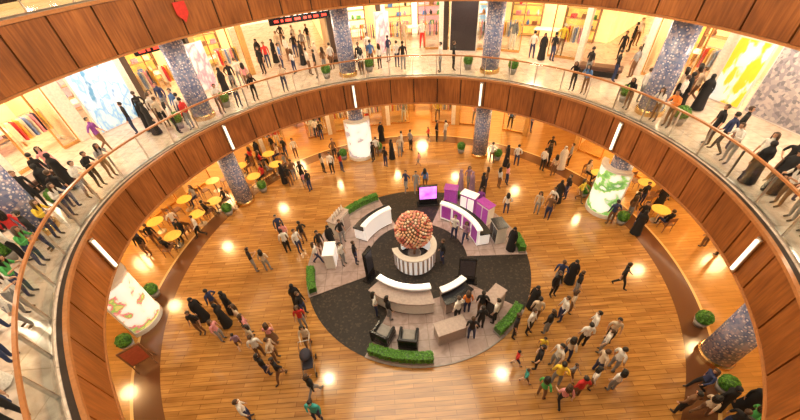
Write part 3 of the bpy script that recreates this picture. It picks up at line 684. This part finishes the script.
POSES = {
 'stand': {},
 'hip': dict(el=(.29, -.06, 1.16), wl=(.2, .08, 1.0), pl=(.15, .1, .98), al=(.15, 0, .09), tl=(.18, .15, .035), kl=(.13, .03, .49)),
 'walk': dict(kl=(.09, .17, .52), al=(.09, .24, .11), tl=(.09, .39, .07), kr=(-.09, .03, .49), ar=(-.09, -.27, .17), tr=(-.09, -.17, .045), el=(.22, -.13, 1.15), wl=(.23, -.13, .9), pl=(.23, -.12, .83), er=(-.22, .03, 1.13), wr=(-.22, .22, .97), pr=(-.21, .28, .92)),
 'walk2': dict(kr=(-.09, .17, .52), ar=(-.09, .24, .11), tr=(-.09, .39, .07), kl=(.09, .03, .49), al=(.09, -.27, .17), tl=(.09, -.17, .045), er=(-.22, -.13, 1.15), wr=(-.23, -.13, .9), pr=(-.23, -.12, .83), el=(.22, .03, 1.13), wl=(.22, .22, .97), pl=(.21, .28, .92)),
 'phone': dict(el=(.22, .03, 1.14), wl=(.1, .26, 1.2), pl=(.05, .31, 1.24), er=(-.22, .02, 1.14), wr=(-.12, .24, 1.14), pr=(-.06, .29, 1.16), jaw=(0, .05, 1.57), cr=(0, .045, 1.64), top=(0, .05, 1.705)),
 'lean': dict(spi=(0, .04, 1.12), che=(0, .09, 1.29), nb=(0, .14, 1.42), nk=(0, .17, 1.47), jaw=(0, .2, 1.525), cr=(0, .21, 1.605), top=(0, .21, 1.665), sl=(.165, .11, 1.38), sr=(-.165, .11, 1.38), el=(.26, .17, 1.15), er=(-.26, .17, 1.15), wl=(.16, .36, 1.235), wr=(-.16, .36, 1.235), pl=(.12, .41, 1.235), pr=(-.12, .41, 1.235), al=(.12, -.04, .09), tl=(.13, .1, .035)),
 'push': dict(el=(.22, .08, 1.14), wl=(.18, .33, 1.06), pl=(.17, .4, 1.05), er=(-.22, .08, 1.14), wr=(-.18, .33, 1.06), pr=(-.17, .4, 1.05), kl=(.09, .13, .51), al=(.09, .15, .1), tl=(.09, .3, .05), ar=(-.09, -.2, .14), tr=(-.09, -.08, .04)),
 'sit': None}
sit = {}
for k, v in BASE.items():
    sit[k] = (v[0], v[1], v[2]-.38)
sit.update(hl=(.1, .05, .53), hr=(-.1, .05, .53), kl=(.12, .42, .52), kr=(-.12, .42, .52), al=(.12, .42, .09), ar=(-.12, .42, .09), tl=(.13, .57, .035), tr=(-.13, .57, .035),
           el=(.23, .06, .78), wl=(.14, .28, .66), pl=(.12, .34, .64), er=(-.23, .06, .78), wr=(-.14, .28, .66), pr=(-.12, .34, .64))
POSES['sit'] = sit
def seg_d(p, a, b_):
    ab = b_-a; t = max(0, min(1, (p-a).dot(ab)/max(1e-9, ab.dot(ab)))); return (p-(a+ab*t)).length
def body_mesh(pose, longsleeve, shorts, female):
    J = dict(BASE); J.update(POSES[pose]); names = list(J)
    k = .9 if female else 1
    me = bpy.data.meshes.new('b'); me.from_pydata([J[n] for n in names], [(names.index(a), names.index(c)) for a, c, _ in EDG], [])
    o = bpy.data.objects.new('b', me); COL.objects.link(o)
    md = o.modifiers.new('s', 'SKIN'); md.use_smooth_shade = True; md.branch_smoothing = 0.4
    sv = me.skin_vertices[0].data
    for i, n in enumerate(names):
        r = RAD.get(n) or RAD[n[0]]
        if n in ('che', 'spi'): r = (r[0]*k, r[1])
        sv[i].radius = r; sv[i].use_root = (n == 'pel')
    sb = o.modifiers.new('q', 'SUBSURF'); sb.levels = 1
    bpy.context.view_layer.update()
    dg = bpy.context.evaluated_depsgraph_get(); m2 = bpy.data.meshes.new_from_object(o.evaluated_get(dg))
    V = [tuple(v.co) for v in m2.vertices]; Fs = [tuple(p.vertices) for p in m2.polygons]
    bpy.data.objects.remove(o)
    JV = {n: Vector(c) for n, c in J.items()}; RR = {n: (RAD.get(n) or RAD[n[0]])[0] for n in names}
    mb = MB(); reg = {'T': 1, 'N': 0, 'U': 1, 'F': 1 if longsleeve else 0, 'H': 0, 'B': 2, 'S': 3}
    mb.v = V
    for f in Fs:
        c = sum((Vector(V[i]) for i in f), Vector())/len(f)
        best = min(EDG, key=lambda e: seg_d(c, JV[e[0]], JV[e[1]])-(RR[e[0]]+RR[e[1]])/2)
        r = reg[best[2]]
        if best[0] == 'pel' and best[2] == 'T' and c.z < JV['pel'].z+.03: r = 2
        if shorts and best[2] == 'B' and best[0][0] == 'k': r = 0
        mb.f.append(f); mb.m.append(r)
    # fingers
    for s, sg in (('l', 1), ('r', -1)):
        p = JV['p'+s]; d = (p-JV['w'+s]).normalized(); side = d.cross(Vector((1, 0, 0))); side = side.normalized() if side.length > .2 else Vector((0, 1, 0))
        inn = Vector((-sg, 0, 0))
        for i, L in enumerate((.062, .072, .068, .052)):
            q = p+side*(i-1.5)*.017+d*.01; mb.tube([q, q+d*L*.6, q+d*L+inn*.018], [.009, .008, .006], 0, 5)
        q = p-d*.03+side*.028; mb.tube([q, q+side*.022+d*.025, q+side*.02+d*.05+inn*.01], [.010, .009, .007], 0, 5)
    # face
    h = JV['cr']
    mb.ball((h.x, h.y+.094, h.z-.035), (.012, .017, .02), 0, 6, 4)
    for s in (-1, 1):
        mb.ball((h.x+s*.03, h.y+.083, h.z-.008), (.012, .008, .008), 4, 6, 4); mb.ball((h.x+s*.078, h.y+.0, h.z-.02), (.012, .022, .03), 0, 6, 4)
    mb.ball((h.x, h.y+.083, h.z-.068), (.022, .008, .006), 5, 6, 4)
    return mb.mesh('person', [SKIN, CL['w'], CL['k'], SHOE, EYE, mat('lips', (.45, .15, .12), .5)], True), J
def hair_mesh(J, style):
    h = J['cr']; mb = MB(); t = MB(); t.ball((0, 0, 0), (.092, .108, .1), 0, 16, 10)
    if style in ('short', 'long'):
        for f in t.f:
            c = [sum(t.v[i][k] for i in f)/len(f) for k in range(3)]
            if c[1] > .045 and c[2] < .045: continue
            if style == 'short' and c[2] < -.05: continue
            mb.add([t.v[i] for i in f], [tuple(range(len(f)))], 0)
        if style == 'long':
            for j in range(7):
                a = math.pi+math.pi*j/6; x, y = .08*math.cos(a), .085*math.sin(a)-.005
                mb.tube([(x, y, .03), (x*1.15, y*1.1-.01, -.1), (x*1.2, y-.02, -.22), (x*.9, y-.02, -.32)], [.03, .034, .032, .012], 0, 6)
    else:
        for f in t.f:
            c = [sum(t.v[i][k] for i in f)/len(f) for k in range(3)]
            if c[1] > .06 and -.085 < c[2] < .04 and abs(c[0]) < .06: continue
            mb.add([tuple(1.07*q for q in t.v[i]) for i in f], [tuple(range(len(f)))], 0)
        prof = [(.085, -.06), (.095, -.12), (.15, -.19), (.2, -.25), (.19, -.34)]
        mb.lathe(prof, 0, 18, sx=1, sy=.72, c=(0, -.02, 0), cap=False)
    if style == 'ghutra':
        mb.lathe([(.096, .045), (.104, .055), (.096, .065)], 1, 18, sx=1, sy=1.15)
    mb.v = [(a+h[0], b_+h[1], c+h[2]) for a, b_, c in mb.v]
    return mb.mesh('hair', [HAIRS[0], M_BLACK], True)
def robe_mesh(kind, J):
    mb = MB(); dy = 0
    if kind == 'robe': prof = [(.10, 1.46), (.165, 1.41), (.19, 1.3), (.175, 1.12), (.205, .93), (.225, .6), (.25, .3), (.27, .06)]
    else: prof = [(.155, 1.08), (.16, 1.0), (.205, .88), (.235, .7), (.27, .48)]
    n = 28; vs = []; fs = []
    for j, (r, z) in enumerate(prof):
        for i in range(n):
            a = 2*math.pi*i/n; w = 1+.05*math.sin(7*a+j*.3)*j/len(prof); sy = .72 if z > 1 else .72+.2*(1-z)
            vs.append((r*w*math.cos(a), r*w*sy*math.sin(a), z))
    for j in range(len(prof)-1):
        for i in range(n): fs.append((j*n+i, j*n+(i+1) % n, (j+1)*n+(i+1) % n, (j+1)*n+i))
    mb.add(vs, fs, 0); return mb.mesh(kind, [CL['k']], True)
BODY = {}
def get_body(pose, ls, sh, fe):
    k = (pose, ls, sh, fe)
    if k not in BODY:
        me, J = body_mesh(pose, ls, sh, fe); BODY[k] = (me, J, {s: hair_mesh(J, s) for s in ('short', 'long', 'scarf', 'ghutra')})
    return BODY[k]
ROBE = {k: robe_mesh(k, BASE) for k in ('robe', 'skirt')}
PTXT = dict(stand='standing person', hip='standing person with hand on hip', walk='walking person', walk2='walking person', phone='standing person looking at phone', lean='person leaning towards handrail', push='person pushing with both hands', sit='seated person')
PS = 0.86
def person(loc, rz, kind, col, bot=None, child=False, grp='shoppers'):
    r = random.random(); fe = False; dress = None; hair = 'short'; ls = r < .5; sh = False
    pose = {'S': random.choice(('stand', 'hip', 'stand')), 'W': random.choice(('walk', 'walk2')), 'P': 'phone', 'L': 'lean', 'B': 'push', 'T': 'sit', 'A': 'stand', 'K': 'stand', 'D': random.choice(('stand', 'phone')), 'F': random.choice(('hip', 'walk', 'stand')), 'C': 'walk'}[kind]
    if kind == 'A': ls = True; fe = True; dress = 'robe'; hair = 'scarf'
    elif kind == 'K': ls = True; dress = 'robe'; hair = 'ghutra'
    elif kind == 'D': fe = True; dress = 'skirt'; hair = 'long'; ls = False
    elif kind in 'FLBT' and random.random() < .6 or kind == 'F': fe = True; hair = 'long'
    if kind == 'C': sh = True; ls = False; child = True
    bot = bot or random.choice('kkhnngh')
    if dress == 'robe': bot = col
    me, J, H_ = get_body(pose, ls, sh, fe)
    s = (random.uniform(.93, .98) if fe else random.uniform(.98, 1.05))*PS
    if kind == 'T': s = .92
    if child: s *= .68
    o = obj('person', me, loc=loc, rz=rz, scale=(s, s, s))
    cn = PAL[col][0]
    if dress == 'robe': lab = '%s in long %s robe with headscarf' % (PTXT[pose], cn)
    elif dress: lab = '%s in %s top and skirt' % (PTXT[pose], cn)
    else: lab = '%s in %s shirt and %s %s' % (PTXT[pose], cn, PAL[bot][0], 'shorts' if sh else 'trousers')
    if child: lab = lab.replace('person', 'child')
    o['label'] = lab; o['category'] = 'person'; o['group'] = grp
    for i, m in ((0, SKIN if random.random() < .6 else SKIN2), (1, CL[col]), (2, CL[bot])):
        o.material_slots[i].link = 'OBJECT'; o.material_slots[i].material = m
    hn = {'short': 'hair', 'long': 'hair', 'scarf': 'headscarf', 'ghutra': 'headscarf'}[hair]
    h = obj(hn, H_[hair], parent=o); h.material_slots[0].link = 'OBJECT'
    h.material_slots[0].material = {'scarf': CL[col], 'ghutra': CL['w']}.get(hair) or random.choice(HAIRS)
    if dress:
        q = obj(dress, ROBE[dress], parent=o); q.material_slots[0].link = 'OBJECT'; q.material_slots[0].material = CL[col if dress == 'robe' else random.choice([col, 'k', bot])]
    return o
G0 = """199,236,w,W;150,255,k,S;148,248,n,S;207,318,k,A;204,333,k,S;224,340,p,F;233,312,k,A;245,326,i,F;218,312,n,S;228,325,k,A;251,338,p,F;257,346,i,F;266,352,w,S;272,348,p,D;277,360,i,S;272,374,k,S;281,378,k,W;245,345,m,C
300,306,k,A;305,316,k,S;305,325,r,F;310,346,i,B;316,395,k,W;252,419,w,S;320,420,t,S;257,271,k,P;269,271,i,F;288,243,p,F;292,252,w,S;300,250,w,S;304,246,k,S;284,238,n,S;311,191,k,S;306,187,p,C;283,159,k,S;297,158,w,S;260,166,r,F;268,162,k,A;273,160,k,S
286,183,k,A;292,186,k,S;297,181,h,S;303,182,k,S;318,138,w,S;322,140,k,S;327,173,i,F;333,173,w,S;343,159,h,S;340,172,r,F;371,157,w,S;375,160,k,S;382,141,k,A;386,167,k,S;395,158,k,A;398,157,i,S;404,152,w,S;409,151,g,S
408,192,n,W;417,192,g,W;423,190,b,F;419,166,p,C;437,141,k,S;443,141,w,S;430,141,r,C;462,190,m,A;467,188,m,F;473,192,m,A;480,193,k,A;485,189,h,F;485,160,w,S;508,166,k,A;513,166,w,S;500,187,w,F;504,185,p,F;539,215,i,F;543,217,h,S;549,211,w,W;557,202,k,A;563,199,k,S
541,171,w,S;546,166,k,S;552,176,i,F;560,169,w,K;567,166,g,S;530,132,b,S;548,158,k,S;584,200,y,F;588,196,k,S;617,287,k,W;613,222,n,S;628,226,k,A;634,221,k,S;646,218,k,S;620,214,h,F;656,206,k,A;553,293,k,S;557,287,n,S;566,284,k,A;573,293,k,S;561,318,w,S;566,314,i,F
524,332,w,S;532,312,k,A;540,328,k,S;536,323,i,S;583,344,w,S;588,341,w,S;597,345,w,S;604,343,i,S;515,365,r,C;540,354,y,C;537,366,k,S;553,366,w,S;561,361,i,F;531,387,t,C;541,391,e,F;551,389,y,S;557,396,p,F;567,399,r,S;572,379,g,C;590,382,w,F;597,378,i,S;606,372,w,S;604,386,w,F
707,250,k,S;711,252,k,S;712,406,k,A;722,392,k,A;684,414,h,S;694,416,i,F;717,419,k,S;727,416,e,F;704,398,n,F;640,198,k,S;650,196,w,S;170,235,w,S;163,244,k,S
334,247,k,A;340,243,k,S;345,264,w,S;351,264,k,S;328,262,w,F;324,255,k,S;390,316,k,S;386,303,w,F;461,306,o,F;470,326,k,S;478,324,k,S;464,328,w,S;510,330,k,S;499,327,w,S;440,263,k,S;463,243,m,F;456,240,w,S;505,214,w,F;512,250,k,A;478,210,u,F;484,316,k,S"""
G1 = """65,196,k,A;71,191,k,A;55,187,k,S;60,183,p,F;109,151,u,W;104,193,w,L;115,190,k,L;125,183,g,L;144,133,k,S;151,131,k,A;158,134,k,A;164,127,w,S;171,127,i,S;180,132,w,F;188,120,b,S;187,127,r,S;196,121,w,S;168,115,n,S;154,119,i,F;146,118,k,S
216,113,w,L;229,105,i,L;256,100,k,L;286,91,i,L;236,90,k,S;243,86,w,S;250,89,p,F;228,95,k,A
262,63,k,A;270,68,r,S;277,63,k,A;284,70,b,S;290,62,w,S;297,58,k,S;304,65,k,A;311,75,w,S;320,78,k,S;326,73,h,F;296,74,w,F;265,74,k,S;281,55,i,S;305,54,g,S;318,66,i,A;333,70,w,S;350,77,w,F;310,48,k,S;296,48,w,S;284,46,k,S
365,72,k,S;372,70,b,S;378,69,w,F;398,68,w,S;403,70,k,S;369,60,w,S;389,62,n,S;440,72,w,S;453,70,k,S;545,58,k,A;550,56,k,S;538,56,w,S
565,94,k,L;577,97,b,L;585,78,k,S;613,77,k,S;664,106,k,S;672,110,w,S;680,108,k,A;690,106,k,A;676,102,i,F;652,118,w,L;660,121,o,L;643,108,w,S;622,110,k,L
715,151,n,W;722,149,k,S;709,148,k,S;745,185,k,A;760,188,k,A;767,184,k,S;755,178,w,F;721,93,i,W;727,90,h,F;786,202,p,F;772,212,w,L;795,218,k,L;790,190,h,S;730,160,w,L;797,235,n,L
618,60,k,S;640,60,w,S;628,52,k,S;634,46,w,S;645,70,g,S;700,80,w,F
42,262,e,L;47,250,k,S;36,256,w,S;52,243,y,L;38,245,r,F;8,256,b,F;20,292,w,K;36,303,w,L;40,296,e,L;31,325,w,S;12,365,w,S;5,380,w,K;20,416,w,S;12,405,k,S;8,330,k,S;15,275,h,F;3,230,k,A;78,205,k,S;84,212,w,L;48,208,k,S"""
OBST = [(KX-.1, KY-.1, 1.25), TP1[:2]+(.5,), TP2[:2]+(.6,), W(148, 366)[:2]+(.8,)]
for p in CAFE: OBST.append((p[0], p[1], 1.1))
for p in SHR[0]: OBST.append((p[0], p[1], .58))
for r_, a_, q_ in ((4.2, 150, .75), (3.9, 178, .6), (4.15, 59, .6), (4.2, 45, .6), (4.2, 31, .6), (4.0, 12, .6), (4.0, 283, .75), (4.0, 313, .6), (4.1, 247.5, .65), (4.1, 261, .65), (3.9, 76, .7)):
    OBST.append(pol(r_, a_, 0, (KX, KY))[:2]+(q_,))
ARCS = [(114, 152, 2.6, 3.3), (8, 60, 2.85, 3.5), (226, 278, 2.3, 3.0), (286, 309, 2.6, 3.2)]
OB1 = [(p[0], p[1], .55) for p in SHR[1]]
for u_, v_ in ((598, 75), (38, 190), (345, 62)):
    q_ = W(u_, v_, L1)
    for k_ in (-.6, 0, .6): OB1.append((q_[0]+k_*(1 if u_ != 38 else .2), q_[1]-(k_*.6 if u_ == 598 else (k_ if u_ == 38 else 0)), .7))
def inang(an, a0, a1): return any(a0 <= an+k <= a1 for k in (0, 360, -360))
def clampp(x, y, z, kind):
    for ox, oy, rr in (OB1 if z > 1 else OBST):
        dd = math.hypot(x-ox, y-oy)
        if dd < rr: x += (x-ox)/max(dd, .01)*(rr-dd); y += (y-oy)/max(dd, .01)*(rr-dd)
    if z > 1:
        dx, dy = x-CX, y-CY; d = math.hypot(dx, dy); an = math.degrees(math.atan2(dy, dx)); w = warp(an)
        if kind == 'L': d2 = 10.72*w
        else:
            mn = 10.62*w
            d2 = max(mn, d)
            if not (34 < an < 43 or 105 < an < 122): d2 = min(14.0, d2)
        x, y = CX+dx/d*d2, CY+dy/d*d2
        rc = 11.25
        for a in (152.5, 16.6, 8.8, 71, 134, 91, 27):
            q = pol(14.45, a); dd = math.hypot(x-q[0], y-q[1])
            if dd < 1.2: x -= q[0]/14.45*.3; y -= (q[1]-CY)/14.45*.3
    else:
        rc = 11.05
        an = math.degrees(math.atan2(y-KY, x-KX)); r = math.hypot(x-KX, y-KY)
        for a0, a1, r0, r1 in ARCS:
            if inang(an, a0-4, a1+4) and r0-.28 < r < r1+.28:
                t = r0-.3 if r < (r0+r1)/2 else r1+.3
                x, y = KX+(x-KX)/r*t, KY+(y-KY)/r*t; r = t
        for a0, a1 in HEDG:
            if inang(an, a0-3, a1+3) and 4.35 < r < 5.2:
                t = 4.33 if r < 4.7 else 5.22
                x, y = KX+(x-KX)/r*t, KY+(y-KY)/r*t; r = t
    for a in COLS:
        q = pol(rc, a); dd = math.hypot(x-q[0], y-q[1]); need = 1.1 if z < 1 else .8
        if dd < need:
            ang = math.atan2(y-CY, x-CX); sgn = 1 if ang-R(a if a < 180 else a-360) > 0 else -1
            rr = math.hypot(x-CX, y-CY); ang += sgn*(need-dd+.1)/rr; x, y = CX+rr*math.cos(ang), CY+rr*math.sin(ang)
    return x, y
for G, z in ((G0, 0.0), (G1, L1)):
    L = []
    for t in G.replace('\n', ';').split(';'):
        u, v, c, k = t.split(','); P = W(float(u), float(v), z); x, y = clampp(P[0], P[1], z, k); L.append([x, y, c, k])
    for it in range(22):
        for i in range(len(L)):
            for j in range(i):
                dx, dy = L[i][0]-L[j][0], L[i][1]-L[j][1]; d = math.hypot(dx, dy)
                if d < .58:
                    if d < 1e-4: dx, dy, d = .01, .003, .0104
                    s = (.58-d)/2/d; L[i][0] += dx*s; L[i][1] += dy*s; L[j][0] -= dx*s; L[j][1] -= dy*s
        if it < 21:
            for q in L: q[0], q[1] = clampp(q[0], q[1], z, q[3])
    for x, y, c, k in L:
        if k == 'L': rz = math.atan2(CY-y, CX-x)-math.pi/2
        else: rz = random.uniform(0, 6.28)
        zz = z
        if z < 1 and math.hypot(x-KX, y-KY) < 5.0:
            zz = .012; an = math.degrees(math.atan2(y-KY, x-KX)); rr = math.hypot(x-KX, y-KY)
            if rr > 2.3 and any(inang(an, a0, a1) for a0, a1 in LS): zz = .03
            rz = math.atan2(KY-y, KX-x)-math.pi/2+random.uniform(-1, 1)
        o = person((x, y, zz), rz, k, c)
        if k == 'B' : o.rotation_euler = (0, 0, R(190)); rz0 = R(190); stroller((x-math.sin(rz0)*.80, y+math.cos(rz0)*.80, 0), rz0)
for Q, rz in SEATS: person((Q[0], Q[1], Q[2]), rz, 'T', random.choice('kkwigr'), grp='seated cafe guests')
# mannequins
me, J, H_ = get_body('hip', True, False, True)
MW = mat('mannequin_white', (.8, .76, .7), .35, var=.02)
for i, (P, rz) in enumerate(MANN):
    o = obj('mannequin', me, loc=P, rz=rz, label='white shop mannequin in %s outfit at window' % PAL['wrwiygbp'[i % 8]][0], category='mannequin', group='shop mannequins')
    for k, m in ((0, MW), (1, CL['wrwiygbp'[i % 8]]), (2, CL['iwrihwkg'[i % 8]]), (4, MW), (5, MW)):
        o.material_slots[k].link = 'OBJECT'; o.material_slots[k].material = m
# ------------------------------------------------------------------ lights
def light(t, loc, e, col, size, name, rot=None):
    L = bpy.data.lights.new(name, t); L.energy = e; L.color = col
    if t == 'AREA': L.shape = 'DISK'; L.size = size
    else: L.shadow_soft_size = size
    o = bpy.data.objects.new(name, L); COL.objects.link(o); o.location = loc
    if rot: o.rotation_euler = rot
light('AREA', (CX, CY+1, 17.5), 1300, (1, .84, .60), 10, 'overhead_fill')  # unseen area lamp added high over the atrium as general fill
for i in range(8):
    P = pol(7.5, i*45+20, 16); light('POINT', P, 760, (1, .80, .50), .35, 'overhead_point_fill')  # unseen point lamps added overhead, giving highlights on the floor
for a in range(-30, 211, 20):  # unseen fill lamps added below both ceilings, no fixtures there
    light('POINT', pol(12.9, a, SL2-.45), 190, (1, .83, .62), .3, 'gallery_fill')
    light('POINT', pol(12.8, a, SL-.4), 140, (1, .68, .34), .3, 'ground_fill')
w = bpy.data.worlds.new('w'); sc.world = w; w.use_nodes = True
bg = w.node_tree.nodes['Background']; bg.inputs[0].default_value = (1, .82, .58, 1); bg.inputs[1].default_value = 0.40
sc.view_settings.view_transform = 'Standard'; sc.view_settings.look = 'None'
# ------------------------------------------------------------------ camera
cam = bpy.data.cameras.new('cam'); co = bpy.data.objects.new('cam', cam); COL.objects.link(co)
cam.sensor_width = 36; cam.lens = F/800*36; cam.clip_start = .05
fw = Vector((0, C_, -S)); dn = Vector((0, -S, -C_)); rt = (Vector((1, 0, 0))*RO[0]+dn*RO[1]).normalized(); up = (-fw).cross(rt)
M = Matrix((rt, up, -fw)).transposed().to_4x4(); M.translation = (0, 0, H); co.matrix_world = M
sc.camera = co
